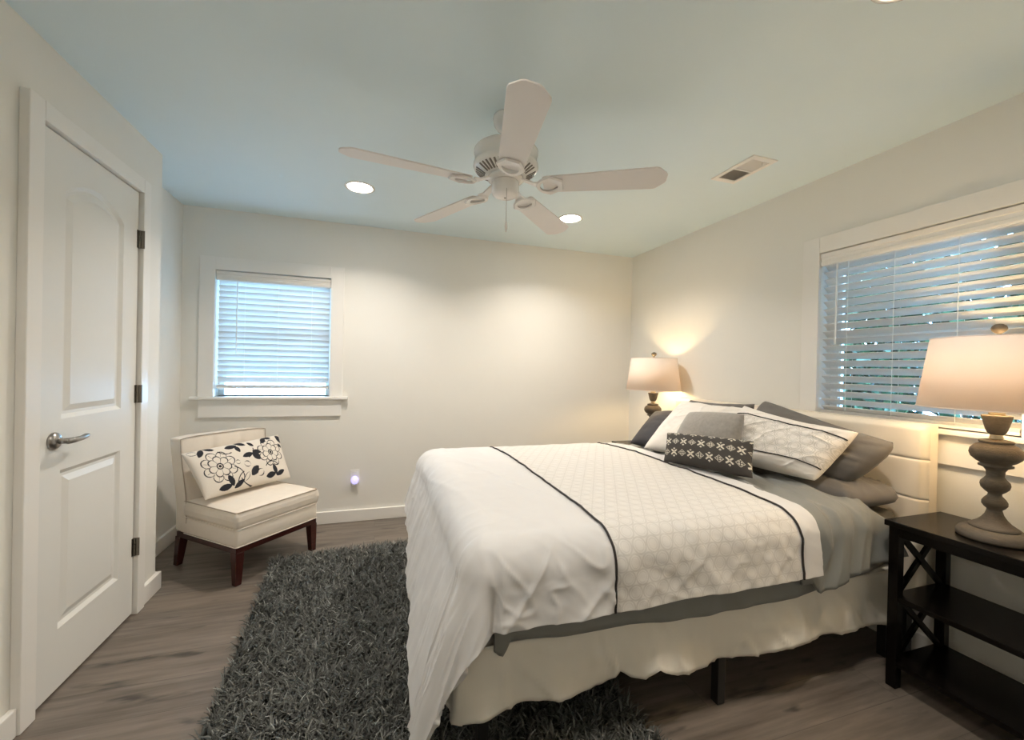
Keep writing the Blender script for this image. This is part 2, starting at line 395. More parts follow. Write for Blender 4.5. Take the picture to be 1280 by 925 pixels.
def make_blind(loc, rz, hw, zh, zrail, tilt, pitch, wand_x, cords, label, depth=.035, valgap=.006, wand_len=.42, val_proud=0):
    b = thing('window_blind', loc, rz, label=label, cat='blind')
    g = .012
    # valance with a moulded face
    v = MB(); y = depth-.030-val_proud
    A = [(y, zh-valgap-.070), (y-.004, zh-valgap-.062), (y-.004, zh-valgap-.048), (y, zh-valgap-.044), (y, zh-valgap-.026), (y-.004, zh-valgap-.022), (y-.006, zh-valgap), (y+.012, zh-valgap), (y+.012, zh-valgap-.070)]
    v.prism([(-hw+.003, a, c) for a, c in A], [(hw-.003, a, c) for a, c in A]); v.build('valance', M_plate, b)
    MB().box(-hw+g, hw-g, depth-.012, depth+.030, zh-.055, zh-.008).build('head_rail', M_plate, b)
    z = zh-.085; first = None
    while z > zrail+.028:
        if first is None:
            s = MB(); P = []
            for (u, c) in [(-.025, 0), (-.0125, .0022), (0, .003), (.0125, .0022), (.025, 0)]:
                # room edge up, outer edge down
                P.append((u*math.cos(tilt)+c*math.sin(tilt), -u*math.sin(tilt)+c*math.cos(tilt)))
            th = .0026
            up_ = P; dn = [(a-th*math.sin(tilt), c-th*math.cos(tilt)) for a, c in P][::-1]
            ring = up_+dn
            s.prism([(-hw+g, a, c) for a, c in ring], [(hw-g, a, c) for a, c in ring])
            first = s.build('slat', M_slat, b); first.location = (0, depth, z)
        else:
            o = first.copy(); C.objects.link(o); o.parent = b; o.location = (0, depth, z+random.uniform(-.0007, .0007)); o.rotation_euler = (random.uniform(-.03, .03), random.uniform(-.0012, .0012), 0)
        z -= pitch
    MB().box(-hw+g, hw-g, depth-.024, depth+.024, zrail, zrail+.016).build('bottom_rail', M_plate, b, bevel=.003)
    # spare slats stacked on the rail
    for k in range(3):
        st = MB().box(-hw+g, hw-g, depth-.025, depth+.025, zrail+.0175+k*.0038, zrail+.0200+k*.0038).build('slat', M_slat, b)
    for cx in cords:
        MB().tube([(cx, depth-.024, zh-.06), (cx, depth-.026, zrail+.01)], .0011, 5).tube([(cx, depth+.024, zh-.06), (cx, depth+.026, zrail+.01)], .0011, 5).build('ladder_cord', M_cord, b)
    MB().tube([(wand_x, depth-.034, zh-.075), (wand_x, depth-.038, zh-.075-wand_len)], .0042, 6).build('tilt_wand', M_cord, b, label='thin white tilt wand')
    return b
make_blind((WL[0], YB, WL[2]), 0, WL[1], WL[3]-WL[2], .060, R(61), .0440, -.262, (-.21, .02, .26), 'white slatted blind glowing blue in the small window above the beige chair', depth=.045, wand_len=.56)
make_blind((XR, WR[0], WR[2]), R(-90), WR[1], WR[3]-WR[2], .004, R(38), .0430, -.315, (-.262, -.045, .20), 'white slatted blind half open in the window behind the bed and table lamp', depth=.030, wand_len=.46)

# ---------------------------------------------------------------- ceiling fixtures
def make_fan():
    f = thing('ceiling_fan', (.545, 1.850, ZC), 0, label='white five blade ceiling fan with pull chain', cat='ceiling fan')
    MB().lathe([(.062, 0), (.064, -.01), (.060, -.035), (.045, -.058), (.024, -.072), (.018, -.075)], 36).build('canopy', M_fan, f, smooth=True)
    MB().lathe([(.0135, -.06), (.0135, -.16)], 16).build('downrod', M_fan, f, smooth=True)
    MB().lathe([(.03, -.135), (.05, -.145), (.115, -.150), (.143, -.156), (.148, -.163), (.148, -.172), (.144, -.176), (.144, -.218), (.149, -.222), (.150, -.232), (.143, -.246), (.092, -.2735), (.075, -.280)], 56).build('motor_housing', M_fan, f, smooth=True)
    sl = MB()
    for i in range(40):
        if i % 8 == 0: continue
        a = 2*math.pi*i/40+R(-173)
        c, s = math.cos(a), math.sin(a); w = .0042
        def P(r, z, k): return (r*c-k*w*s, r*s+k*w*c, z)
        sl.add([P(.096, -.2735, -1), P(.138, -.2508, -1), P(.138, -.2508, 1), P(.096, -.2735, 1), P(.096, -.268, -1), P(.138, -.244, -1), P(.138, -.244, 1), P(.096, -.268, 1)],
               [(0, 3, 2, 1), (4, 5, 6, 7), (0, 1, 5, 4), (1, 2, 6, 5), (2, 3, 7, 6), (3, 0, 4, 7)])
    sl.build('cooling_slots', M_slotg, f)
    MB().lathe([(.082, -.278), (.082, -.292), (.070, -.300), (.066, -.301)], 40).build('flywheel', M_fan, f, smooth=True)
    MB().lathe([(.060, -.300), (.063, -.304), (.063, -.350), (.058, -.360), (.047, -.366), (.020, -.370), (.001, -.371)], 40).build('switch_housing', M_fan, f, smooth=True)
    MB().lathe([(.005, -.369), (.005, -.374), (.001, -.375)], 12).build('screw', M_hinge, f)
    MB().tube([(-.012, -.060, -.352), (-.014, -.068, -.356), (-.014, -.070, -.37), (-.014, -.070, -.505)], .0013, 6).build('pull_chain', M_nickel, f)
    MB().lathe([(.001, -.503), (.004, -.508), (.0065, -.525), (.0055, -.538), (.002, -.545), (.004, -.548), (.001, -.553)], 14, c=(-.014, -.070, 0)).build('chain_fob', M_fan, f, smooth=True)
    # a blade and its iron in their own frame, outwards along +x
    pit = R(-12); zb = -.322
    def T(x, y, z):  # pitch about x
        return (x, y*math.cos(pit)-z*math.sin(pit), y*math.sin(pit)+z*math.cos(pit)+zb)
    out = []
    pts = [(.175, -.048), (.19, -.055), (.655, -.072), (.672, -.068), (.706, -.034), (.712, -.020), (.712, .020), (.706, .034), (.672, .068), (.655, .072), (.19, .055), (.175, .048)]
    bl = MB().prism([T(x, y, 0) for x, y in pts], [T(x, y, .0065) for x, y in pts])
    ir = MB()
    # arm from flywheel
    arm = [(.070, .016, .028), (.10, .015, .018), (.135, .018, .002), (.160, .030, -.004)]
    A = [(x, -w, z+zb) for x, w, z in arm]; B = [(x, w, z+zb) for x, w, z in arm]
    A2 = [(x, y, z+.007) for x, y, z in A]; B2 = [(x, y, z+.007) for x, y, z in B]
    n = len(A); V = A+B+A2+B2; Fc = []
    for i in range(n-1):
        Fc += [(i, i+1, n+i+1, n+i), (2*n+i, 3*n+i, 3*n+i+1, 2*n+i+1), (i, 2*n+i, 2*n+i+1, i+1), (n+i, n+i+1, 3*n+i+1, 3*n+i)]
    Fc += [(0, n, 3*n, 2*n), (n-1, 3*n-1, 4*n-1, 2*n-1)]
    ir.add(V, Fc)
    # open ring, rounded inside, pointed hexagon outside
    K = 24; o_, i_ = [], []
    for k in range(K):
        a = 2*math.pi*k/K; cx = .205
        hexr = .060/max(.8, abs(math.cos(((a+math.pi/6) % (math.pi/3))-math.pi/6))) if math.cos(a) > -.2 else .062
        o_.append((cx+hexr*math.cos(a), hexr*.92*math.sin(a))); i_.append((cx-.004+.040*math.cos(a), .036*math.sin(a)))
    rings = [[T(x, y, -.003) for x, y in o_], [T(x, y, -.011) for x, y in [(cx_+(x-cx_)*.93, y*.93) for cx_ in (.205,) for x, y in o_]], [T(x, y, -.011) for x, y in i_], [T(x, y, -.003) for x, y in i_]]
    rings.append(rings[0])
    for A_, B_ in zip(rings[:-1], rings[1:]): ir.add(A_+B_, [(k, (k+1) % K, K+(k+1) % K, K+k) for k in range(K)])
    b0 = bl.build('blade', M_blade, f, bevel=.002); i0 = ir.build('blade_iron', M_fan, f, smooth=False)
    for k in range(5):
        a = R(-173.2+72.6*k)
        if k == 0: b0.rotation_euler = (0, 0, a); i0.rotation_euler = (0, 0, a)
        else:
            for s in (b0, i0):
                c = s.copy(); C.objects.link(c); c.parent = f; c.rotation_euler = (0, 0, a)
    return f
make_fan()
def make_can(loc, label, watt=1.0):
    t = thing('recessed_light', loc, 0, label=label, cat='ceiling light', group='recessed ceiling lights')
    MB().lathe([(.094, 0), (.094, -.004), (.086, -.007), (.078, -.005), (.076, -.001)], 40, cap=False).build('trim_ring', M_fan, t, smooth=True)
    MB().lathe([(.076, -.001), (.050, -.0045), (.02, -.006), (.001, -.0065)], 32).build('lens', M_can, t, smooth=True)
    l = bpy.data.lights.new('downlight', 'AREA'); l.shape = 'DISK'; l.size = .12; l.spread = R(135); l.energy = CAN_W*watt; l.color = (1, .90, .80)
    o = bpy.data.objects.new('downlight', l); C.objects.link(o); o.parent = t; o.location = (0, 0, -.012)
make_can((-.133, 2.90, ZC), 'bright round recessed ceiling light left of the fan, nearer the small window')
make_can((1.383, 2.914, ZC), 'bright round recessed ceiling light beyond the fan blade, towards the far lamp')
make_can((1.437, .800, ZC), 'round recessed ceiling light at the top edge of the photo, right of centre', .6)
make_can((-.13, .89, ZC), 'round recessed ceiling light near the closet door, above the camera', .6)
v = thing('ceiling_vent', (1.955, 1.865, ZC), 0, label='white rectangular air vent in the ceiling with two louvred halves', cat='vent')
hx, hy_ = .085, .150
MB().box(-hx, -.060, -hy_, hy_, -.007, 0).box(.060, hx, -hy_, hy_, -.007, 0).box(-.060, .060, -hy_, -.118, -.007, 0).box(-.060, .060, .118, hy_, -.007, 0).box(-.060, .060, -.007, .007, -.007, 0).build('frame', M_plate, v, bevel=.002)
MB().box(-.060, .060, -.118, .118, -.0012, 0).build('duct_opening', M_slotg, v)
lv0 = MB(); lv1 = MB()
for k in range(13):
    y = .013+k*.0082
    lv0.add([(-.06, y, -.006), (.06, y, -.006), (.06, y+.0078, -.0025), (-.06, y+.0078, -.0025)], [(0, 1, 2, 3)])
    y = -.013-k*.0082
    lv1.add([(-.06, y, -.006), (.06, y, -.006), (.06, y-.0040, -.0018), (-.06, y-.0040, -.0018)], [(0, 1, 2, 3)])
for lv in (lv0, lv1): lv.build('louvre', M_plate, v)
MB().box(.025, .029, -.105, -.101, -.022, -.004).build('damper_lever', M_plate, v)

# outlet with a night light
o = thing('wall_outlet', (-.163, YB, .368), 0, label='white wall outlet plate low on the back wall with a plug in it', cat='outlet')
MB().box(-.036, .036, -.006, 0, -.060, .060).build('cover_plate', M_plate, o, bevel=.002)
MB().box(-.017, .017, -.009, -.006, .008, .046).build('socket', M_trim, o, bevel=.001)
nl = thing('night_light', (-.163, YB-.0095, .345), 0, label='round plug-in night light glowing lavender in the wall outlet', cat='night light')
vs = [(r*math.cos(2*math.pi*i/24), -y, r*1.15*math.sin(2*math.pi*i/24)) for r, y in [(.027, 0), (.029, .012), (.026, .026), (.016, .034), (.001, .037)] for i in range(24)]
MB().add(vs, [(j*24+i, j*24+(i+1) % 24, (j+1)*24+(i+1) % 24, (j+1)*24+i) for j in range(4) for i in range(24)]+[tuple(range(24))]).build('light_dome', M_night, nl, smooth=True)
MB().box(-.022, .022, -.022, 0, -.045, -.024).build('plug_body', M_plate, nl, bevel=.003)

# ---------------------------------------------------------------- rug
def make_rug():
    import numpy as np
    rug = thing('shag_rug', (.17, 1.985, 0), R(3.2), label='dark grey shaggy rug lying on the floor beside and under the bed', cat='rug')
    hw, hl = .735, 1.10
    MB().box(-hw, hw, -hl, hl, .0006, .012).build('backing', M_rugback, rug)
    n = 60000
    rs = np.random.RandomState(3)
    x = rs.uniform(-hw, hw, n); y = rs.uniform(-hl, hl, n)
    cl = np.floor(x/.016)*131.7+np.floor(y/.016)*71.3   # tufts share a lean
    ta = (np.sin(cl)*43758.5) % 1*2*np.pi; tl = (np.sin(cl*1.7)*23421.6) % 1
    ang = ta*.0+2*np.pi*tl+rs.normal(0, .55, n); L = rs.uniform(.038, .066, n)
    lean = rs.uniform(.5, 1.25, n)
    dx, dy = np.cos(ang), np.sin(ang)
    p0 = np.stack([x, y, np.full(n, .010)], 1)
    d1 = np.stack([dx*np.sin(lean*.5), dy*np.sin(lean*.5), np.cos(lean*.5)], 1)
    d2 = np.stack([dx*np.sin(lean), dy*np.sin(lean), np.cos(lean)], 1)
    d3 = np.stack([dx*np.sin(lean*1.45), dy*np.sin(lean*1.45), np.cos(lean*1.45)], 1)
    p1 = p0+d1*L[:, None]*.34; p2 = p1+d2*L[:, None]*.33; p3 = p2+d3*L[:, None]*.33
    for p in (p2, p3): p[:, 2] = np.maximum(p[:, 2], .008)
    sa = ang+np.pi/2+rs.normal(0, .5, n); side = np.stack([np.cos(sa), np.sin(sa), rs.normal(0, .25, n)], 1)
    w = rs.uniform(.0015, .0030, n)[:, None]
    V = np.stack([p0-side*w, p0+side*w, p1-side*w*1.2, p1+side*w*1.2, p2-side*w, p2+side*w, p3-side*w*.35, p3+side*w*.35], 1).reshape(-1, 3)
    i = np.arange(n)[:, None]*8
    Q = np.concatenate([i+np.array([[0, 1, 3, 2]]), i+np.array([[2, 3, 5, 4]]), i+np.array([[4, 5, 7, 6]])], 1).reshape(-1)
    me = bpy.data.meshes.new('pile'); me.vertices.add(len(V)); me.vertices.foreach_set('co', V.astype(np.float32).ravel())
    nf = n*3; me.loops.add(nf*4); me.loops.foreach_set('vertex_index', Q.astype(np.int32)); me.polygons.add(nf)
    me.polygons.foreach_set('loop_start', np.arange(nf, dtype=np.int32)*4); me.polygons.foreach_set('loop_total', np.full(nf, 4, dtype=np.int32))
    me.update(); me.validate()
    at = me.attributes.new('shade', 'FLOAT', 'POINT'); sh = np.clip(rs.beta(1.6, 2.6, n)*.85+tl*.25-.05, 0, 1)
    at.data.foreach_set('value', np.repeat(sh, 8).astype(np.float32))
    me.materials.append(M_yarn); ob = bpy.data.objects.new('pile', me); C.objects.link(ob); ob.parent = rug; ob['kind'] = 'stuff'
make_rug()

# ---------------------------------------------------------------- pillows
def pillow(name, corners, thick, mat, nu=48, nv=32, ear=.05, pat=None, wr=.006, seed=0, power=.42, parent=None, flange=0, sag=0, rnd=0.0, droop=0.0, **k):
    """corners TL, TR, BR, BL in the world (TL..TR is the upper edge); the base of the thing is its mesh centre"""
    TL, TR, BR, BL = [Vector(c) for c in corners]
    cen = (TL+TR+BR+BL)/4
    nrm = -(TR-TL).cross(BL-TL).normalized()
    mb = MB(); co = []; uv = []
    def surf(u, v, side):
        uu = u*(1-ear*(1-v*v)*abs(u)**1.5); vv = v*(1-ear*1.2*(1-u*u)*abs(v)**1.5)
        if rnd:
            q_ = 1-rnd*(abs(u)*abs(v))**3; uu *= q_; vv *= q_
        a = (uu+1)/2; b = (1-vv)/2
        p = (TL*(1-a)+TR*a)*(1-b)+(BL*(1-a)+BR*a)*b
        fu = min(1, abs(u)/(1-flange)) if flange else abs(u); fv = min(1, abs(v)/(1-flange)) if flange else abs(v)
        t = thick/2*(max(0, (1-fu**2.2)*(1-fv**2.2)))**power
        e = max(abs(u), abs(v))
        wv = wr*(fb(u*2.2+seed, v*2.2+side*9, seed, 3)*1.0)*(1-e**6)+wr*.5*math.sin(9*math.atan2(v, u)+seed)*(e**3)*(1-e**8)
        p = p+nrm*(side*t+wv*(.6 if side > 0 else -.2))
        if sag: p.z -= sag*(1-u*u)*max(0, v)**2
        if wr > .009: p += nrm*side*.9*wr*(math.exp(-abs(noise.noise(Vector((u*1.6+seed, v*1.9-u, seed*.7))))/.10)-.3)*(1-e**8)*.8
        return p-cen
    for side in (1, -1):
        P = [[surf(-1+2*i/nu, 1-2*j/nv, side) for i in range(nu+1)] for j in range(nv+1)]
        mb.grid(P)
        uv += [(i/nu, 1-j/nv) for j in range(nv+1) for i in range(nu+1)]
    me = bpy.data.meshes.new(name); me.from_pydata(mb.v, [], mb.f)
    at = me.attributes.new('pat', 'FLOAT', 'POINT')
    if pat: at.data.foreach_set('value', [float(pat(a, b, i < len(uv)//2)) for i, (a, b) in enumerate(uv)])
    bm = bmesh.new(); bm.from_mesh(me); bmesh.ops.remove_doubles(bm, verts=bm.verts, dist=1e-5); bmesh.ops.recalc_face_normals(bm, faces=bm.faces); bm.to_mesh(me); bm.free()
    me.polygons.foreach_set('use_smooth', [True]*len(me.polygons)); me.materials.append(mat)
    o = bpy.data.objects.new(name, me); C.objects.link(o); o.location = cen
    tag(o, **k)
    def on(u, v, off=.001): return surf(u, v, 1)+nrm*off
    return o, on
def edge_piping(o, on, r, mat, name='piping', n=40):
    pts = [on(-1+2*i/n, 1, 0) for i in range(n+1)]+[on(1, 1-2*i/n, 0) for i in range(1, n+1)]+[on(1-2*i/n, -1, 0) for i in range(1, n+1)]+[on(-1, -1+2*i/n, 0) for i in range(1, n)]
    mb = MB(); mb.tube(pts+[pts[0]], r, 6); mb.build(name, mat, o, smooth=True)
def rings_pat(a, b, front):
    if not (.20 < b < .80): return 0
    s = .075; best = 9
    for off in (0, .5):
        fx = ((a*.66/(s*.9)+off) % 1)-.5; fy = (((b*.42)/(s*1.732*.9)+off) % 1)-.5
        best = min(best, math.hypot(fx, fy*1.732))
    return 1 if (abs(best-.44) < .045 or abs(best-.30) < .03) else 0
def knit(a, b, front):
    x = int(a*112); y = b*56-5
    if y < 0: return 0
    row = int(y//20); yy = int(y % 20)-9; xx = (x+(11 if row % 2 else 0)) % 24
    dx = xx-5; m = abs(dx)+abs(yy)
    if xx <= 11:
        if m == 5 or m == 6 and min(abs(dx), abs(yy)) > 0 and False: return 1
        if abs(dx) in (1, 2) and abs(yy) in (1, 2) and m <= 3: return 1
        return 0
    dx = xx-17; ax, ay = abs(dx), abs(yy)
    if abs(ax-ay) <= 1 and 0 < max(ax, ay) <= 4 and not (ax == ay and ax < 3 and ax > 0 and False): return 1
    if ax+abs(ay-6) <= 1: return 1
    return 0
def leaf(x, y, cx, cy, l, w, ang):
    dx, dy = x-cx, y-cy; c, s = math.cos(ang), math.sin(ang); a = (dx*c+dy*s)/l; b = (-dx*s+dy*c)/w
    if abs(a) > 1: return 9
    return abs(b)/max(.02, (1-a*a)**.8)
def floral(a, b, front):
    if not front: return 0
    x, y = a*2.05, 1-b
    for (cx, cy, RR, ph) in ((.44, .47, .33, .3), (1.62, .40, .31, 1.1)):
        dx, dy = x-cx, y-cy; r = math.hypot(dx, dy); an = math.atan2(dy, dx)+ph
        for (n_, R0, p0) in ((8, 1.0, 0), (7, .66, .4)):
            pr = RR*R0*(.70+.30*abs(math.cos(n_*(an+p0)/2))**.6)
            if abs(r-pr) < .011: return 1
            if n_ == 8 and RR*.62 < r < pr:
                if abs(math.sin(n_*(an+p0)/2+math.pi/2)) < .10: return 1
                if abs(math.sin(n_*(an+p0)+.5)) < .10 and r < pr*.9: return 1
            if n_ == 7 and .2*RR < r < pr and abs(math.sin(n_*(an+p0)/2+math.pi/2)) < .13: return 1
        if abs(r-.17*RR) < .012 or r < .03: return 1
    for (u, v_, l, w, g) in ((.12, .10, .11, .05, -.9), (.20, .05, .10, .045, .5), (.40, .10, .13, .055, -.1), (.50, .06, .12, .05, .6), (.45, .18, .09, .05, 1.4), (.60, .13, .08, .04, .9),
                            (.52, .36, .12, .05, -.2), (.61, .42, .11, .075, 1.0), (.63, .33, .10, .05, .3), (.76, .09, .10, .055, -.8), (.82, .04, .10, .045, .3),
                            (.54, .72, .13, .075, -.7), (.20, .90, .14, .06, -.05), (.27, .80, .12, .06, 1.3), (.345, .90, .13, .05, -.45), (.72, .88, .13, .06, -.1), (.785, .78, .12, .055, 1.4), (.85, .87, .13, .05, -.3),
                            (.97, .12, .12, .07, 1.0), (.95, .28, .07, .03, .8)):
        if leaf(x, y, u*2.05, v_, l, w, g) < 1: return 1
    for (u, v_, l, w, g) in ((.06, .07, .09, .05, .2), (.44, .80, .11, .05, -.8), (.60, .78, .09, .08, -.6), (.48, .55, .075, .07, .4), (.395, .47, .05, .05, .2)):
        q_ = leaf(x, y, u*2.05, v_, l, w, g)
        if .72 < q_ < 1: return 1
    for (cx, cy, rr_, a0, a1) in ((.95, .95, .28, -2.9, -1.9), (1.05, .70, .30, 1.7, 2.8), (1.0, .18, .25, .2, 1.3), (.62, .75, .22, -1.2, .6), (1.55, .80, .2, -2.5, -.6), (.70, .05, .2, 1.2, 2.6)):
        dx, dy = x-cx, y-cy
        if abs(math.hypot(dx, dy)-rr_) < .010 and a0 < math.atan2(dy, dx) < a1: return 1
    return 0

# ---------------------------------------------------------------- slipper chair
def make_chair():
    A = R(48.5)
    ax = Vector((math.cos(A), math.sin(A), 0)); ay = Vector((-math.sin(A), math.cos(A), 0))
    w, d = .565, .615
    org = Vector((-.757, 2.762, 0))+ax*w/2+ay*d/2
    ch = thing('slipper_chair', org, A, label='armless beige upholstered slipper chair with dark cherry legs in the corner', cat='chair')
    x0, x1, y0, y1 = -w/2, w/2, -d/2, d/2
    MB().box(x0+.004, x1-.004, y0+.004, y1-.03, .186, .222).build('frame', M_cherry, ch, bevel=.003)
    for sx in (-1, 1):
        for sy in (-1, 1):
            cx, cy = (x1-.027)*sx, (y1-.027)*sy-(.02 if sy > 0 else 0)
            t, b_ = .026, .018
            ox, oy = .006*sx, (.006*sy if sy < 0 else .03)
            MB().prism([(cx-b_+ox, cy-b_+oy, 0.0005), (cx+b_+ox, cy-b_+oy, 0.0005), (cx+b_+ox, cy+b_+oy, 0.0005), (cx-b_+ox, cy+b_+oy, 0.0005)],
                       [(cx-t, cy-t, .19), (cx+t, cy-t, .19), (cx+t, cy+t, .19), (cx-t, cy+t, .19)]).build('leg', M_cherry, ch, bevel=.003)
    MB().box(x0, x1, y0, y1-.06, .222, .326).build('seat_base', M_beige, ch, bevel=.016, seg=4, smooth=True)
    # cushion with crown
    nx, ny = 28, 24; P = []
    yb = y1-.115
    def cz(u, v): return .424+.022*((1-abs(u)**2.5)*(1-abs(v)**2.5))**.5+.002*fb(u*3, v*3, 1.3)
    cu = MB(); X = [x0+.002+(w-.004)*i/nx for i in range(nx+1)]; Y = [y0+.002+(yb-y0-.002)*j/ny for j in range(ny+1)]
    top = [[(X[i], Y[j], cz(-1+2*i/nx, -1+2*j/ny)) for i in range(nx+1)] for j in range(ny+1)]
    cu.grid(top)
    def ringpts(z, ins): return [(x0+.002+ins, y0+.002+ins, z), (x1-.002-ins, y0+.002+ins, z), (x1-.002-ins, yb-ins, z), (x0+.002+ins, yb-ins, z)]
    edge = [top[0][i] for i in range(nx+1)]+[top[j][nx] for j in range(1, ny+1)]+[top[ny][i] for i in range(nx-1, -1, -1)]+[top[j][0] for j in range(ny-1, 0, -1)]
    def bul(p, z, o_): 
        px_, py_ = p[0], p[1]
        return (px_+o_*(1 if px_ > x1-.01 else -1 if px_ < x0+.01 else 0), py_+o_*(-1 if py_ < y0+.01 else 0), z)
    rows = [edge, [bul(p, .400, .006) for p in edge], [bul(p, .375, .008) for p in edge], [bul(p, .345, .005) for p in edge], [bul(p, .329, -.002) for p in edge]]
    ne = len(edge)
    for Aa, Bb in zip(rows[:-1], rows[1:]): cu.add(Aa+Bb, [(i, (i+1) % ne, ne+(i+1) % ne, ne+i) for i in range(ne)])
    cu.add(rows[-1], [tuple(range(ne))])
    cush = cu.build('seat_cushion', M_beige, ch, smooth=True)
    def loop(z, o_, r=.0032):
        pts = [(x0-o_, yb, z), (x0-o_, y0-o_+.012, z), (x0-o_+.004, y0-o_+.004, z), (x0-o_+.012, y0-o_, z), (x1+o_-.012, y0-o_, z), (x1+o_-.004, y0-o_+.004, z), (x1+o_, y0-o_+.012, z), (x1+o_, yb, z)]
        return MB().tube(pts, r, 6)
    loop(.425, -.001).build('piping', M_pipe, ch, smooth=True, label='thin taupe piping')
    loop(.3275, .001).build('piping', M_beige, ch, smooth=True)
    loop(.2255, .001).build('piping', M_beige, ch, smooth=True)
    # backrest: leans back; front is tufted
    nb, nz = 40, 36; z0, z1 = .225, .815
    bt = .115
    def back(u, t, front):
        z = z0+(z1-z0)*t
        lean = .075*sm(z, .35, .82)*1.0
        yy = (y1-bt if front else y1)+lean-.02
        # rounded upper corners
        hwid = w/2-.001
        xx = u*hwid
        topc = z1-.012*abs(u)**6-.010*u*u*0
        z = z0+(topc-z0)*t
        if front:
            bulge = .020*(1-abs(u)**4)*(1-t**8)
            dim = 0
            for bx in (-.33, .33):
                for bz in (.70, .56):
                    dd = math.hypot((u-bx)*hwid, z-bz); dim += .020*math.exp(-(dd/.032)**2)
                dim += .006*math.exp(-((u-bx)*hwid/.010)**2)*sm(z, .50, .56)
            dim += .004*math.exp(-((z-.70)/.010)**2)*0
            yy -= bulge-dim
        return (xx, yy, z)
    bk = MB()
    Fr = [[back(-1+2*i/nb, j/nz, True) for i in range(nb+1)] for j in range(nz+1)]
    Bk = [[back(-1+2*i/nb, j/nz, False) for i in range(nb+1)] for j in range(nz+1)]
    bk.grid(Fr); bk.grid(Bk)
    def strip(a, b): n_ = len(a); bk.add(a+b, [(i, i+1, n_+i+1, n_+i) for i in range(n_-1)])
    strip(Fr[-1], Bk[-1]); strip(Fr[0], Bk[0]); strip([r_[0] for r_ in Fr], [r_[0] for r_ in Bk]); strip([r_[-1] for r_ in Fr], [r_[-1] for r_ in Bk])
    bo = bk.build('backrest', M_beige, ch, smooth=False)
    bm = bmesh.new(); bm.from_mesh(bo.data); bmesh.ops.remove_doubles(bm, verts=bm.verts, dist=1e-5); bmesh.ops.recalc_face_normals(bm, faces=bm.faces); bm.to_mesh(bo.data); bm.free()
    bv = bo.modifiers.new('bevel', 'BEVEL'); bv.width = .012; bv.segments = 3; bv.angle_limit = R(50)
    bo.data.polygons.foreach_set('use_smooth', [True]*len(bo.data.polygons))
    pp = [Fr[j][0] for j in range(4, nz+1)]+[Fr[nz][i] for i in range(1, nb+1)]+[Fr[j][nb] for j in range(nz-1, 3, -1)]
    pp = [(x*1.0, y-.001, z+(.001 if z > .80 else 0)) for x, y, z in pp]
    MB().tube(pp, .003, 6).build('piping', M_pipe, ch, smooth=True, label='thin taupe piping')
    for bx in (-.33, .33):
        p = back(bx, (.70-z0)/(z1-z0), True)
        vs = [(p[0]+r_*math.cos(2*math.pi*i/14), p[1]-yv, p[2]+r_*math.sin(2*math.pi*i/14)) for r_, yv in [(.009, -.002), (.008, .003), (.001, .005)] for i in range(14)]
        MB().add(vs, [(j*14+i, j*14+(i+1) % 14, (j+1)*14+(i+1) % 14, (j+1)*14+i) for j in range(2) for i in range(14)]).build('button', M_button, ch, smooth=True)
    # cushion corners given in the chair frame
    def cw(x, y, z): return org+ax*x+ay*y+Vector((0, 0, z))
    o, on = pillow('throw_pillow', [cw(-.335, .140, .735), cw(.315, .150, .760), cw(.285, -.030, .470), cw(-.295, -.035, .468)], .13, M_floral, nu=360, nv=180, ear=.03, pat=floral, wr=.004, seed=2,
           label='cream throw pillow with black flowers and leaves leaning on the beige chair', cat='pillow')
make_chair()

# ---------------------------------------------------------------- bed
bed = thing('bed', (1.32, 2.04, 0), 0, label='queen bed frame with mattress, cream headboard and pale bedskirt', cat='bed')
BX0, BX1, BY0, BY1 = .31, 2.335, 1.285, 2.795
MB().box(BX0, BX1, BY0, BY1, .28, .325).build('bed_frame', M_steel, bed, world=True, bevel=.004)
for lx in (.345, 1.305, 2.27):
    for ly in (1.305, 2.04, 2.775):
        MB().box(lx-.018, lx+.018, ly-.018, ly+.018, .0005 if lx > 1 else .014, .28).build('leg', M_steel, bed, world=True, bevel=.002)
MB().box(BX0, BX1, BY0, BY1, .325, .42).build('box_base', M_mat, bed, world=True, bevel=.02, seg=3)
MB().box(BX0, BX1, BY0, BY1, .42, .675).build('mattress', M_greyd, bed, world=True, bevel=.045, seg=4, smooth=True, label='mattress under a dark grey fitted sheet')
# headboard: upholstered panel with horizontal seams
hb = MB(); HY0, HY1 = 1.198, 2.872; HX = 2.340; zs = [.30, .55, .745, .925, 1.088]
def hbx(y, z):
    b_ = 0
    for s_ in zs[1:-1]: b_ += .006*math.exp(-((z-s_)/.005)**2)
    e = min(y-HY0, HY1-y, 1.088-z); 
    return HX+b_+.022*(1-sm(e, 0, .03))
ys = [HY0+e for e in (0, .004, .012, .02, .03)]+[HY0+.03+(HY1-HY0-.06)*i/30 for i in range(1, 30)]+[HY1-e for e in (.03, .02, .012, .004, 0)]
zz = sorted(set([.30+(.788)*i/60 for i in range(61)]+[s_+o_ for s_ in zs[1:-1] for o_ in (-.009, -.005, -.0025, 0, .0025, .005, .009)]+[1.088-e for e in (.002, .006, .012, .02, .03)]))
P = [[(hbx(y, z), y, z) for y in ys] for z in zz]; B_ = [[(2.418, y, z) for y in ys] for z in zz]
hb.grid(P); hb.grid(B_)
def strip2(m_, a, b): n_ = len(a); m_.add(a+b, [(i, i+1, n_+i+1, n_+i) for i in range(n_-1)])
strip2(hb, P[-1], B_[-1]); strip2(hb, P[0], B_[0]); strip2(hb, [r_[0] for r_ in P], [r_[0] for r_ in B_]); strip2(hb, [r_[-1] for r_ in P], [r_[-1] for r_ in B_])
ho = hb.build('headboard', M_head, bed, world=True, smooth=True, label='cream upholstered headboard with horizontal seams')
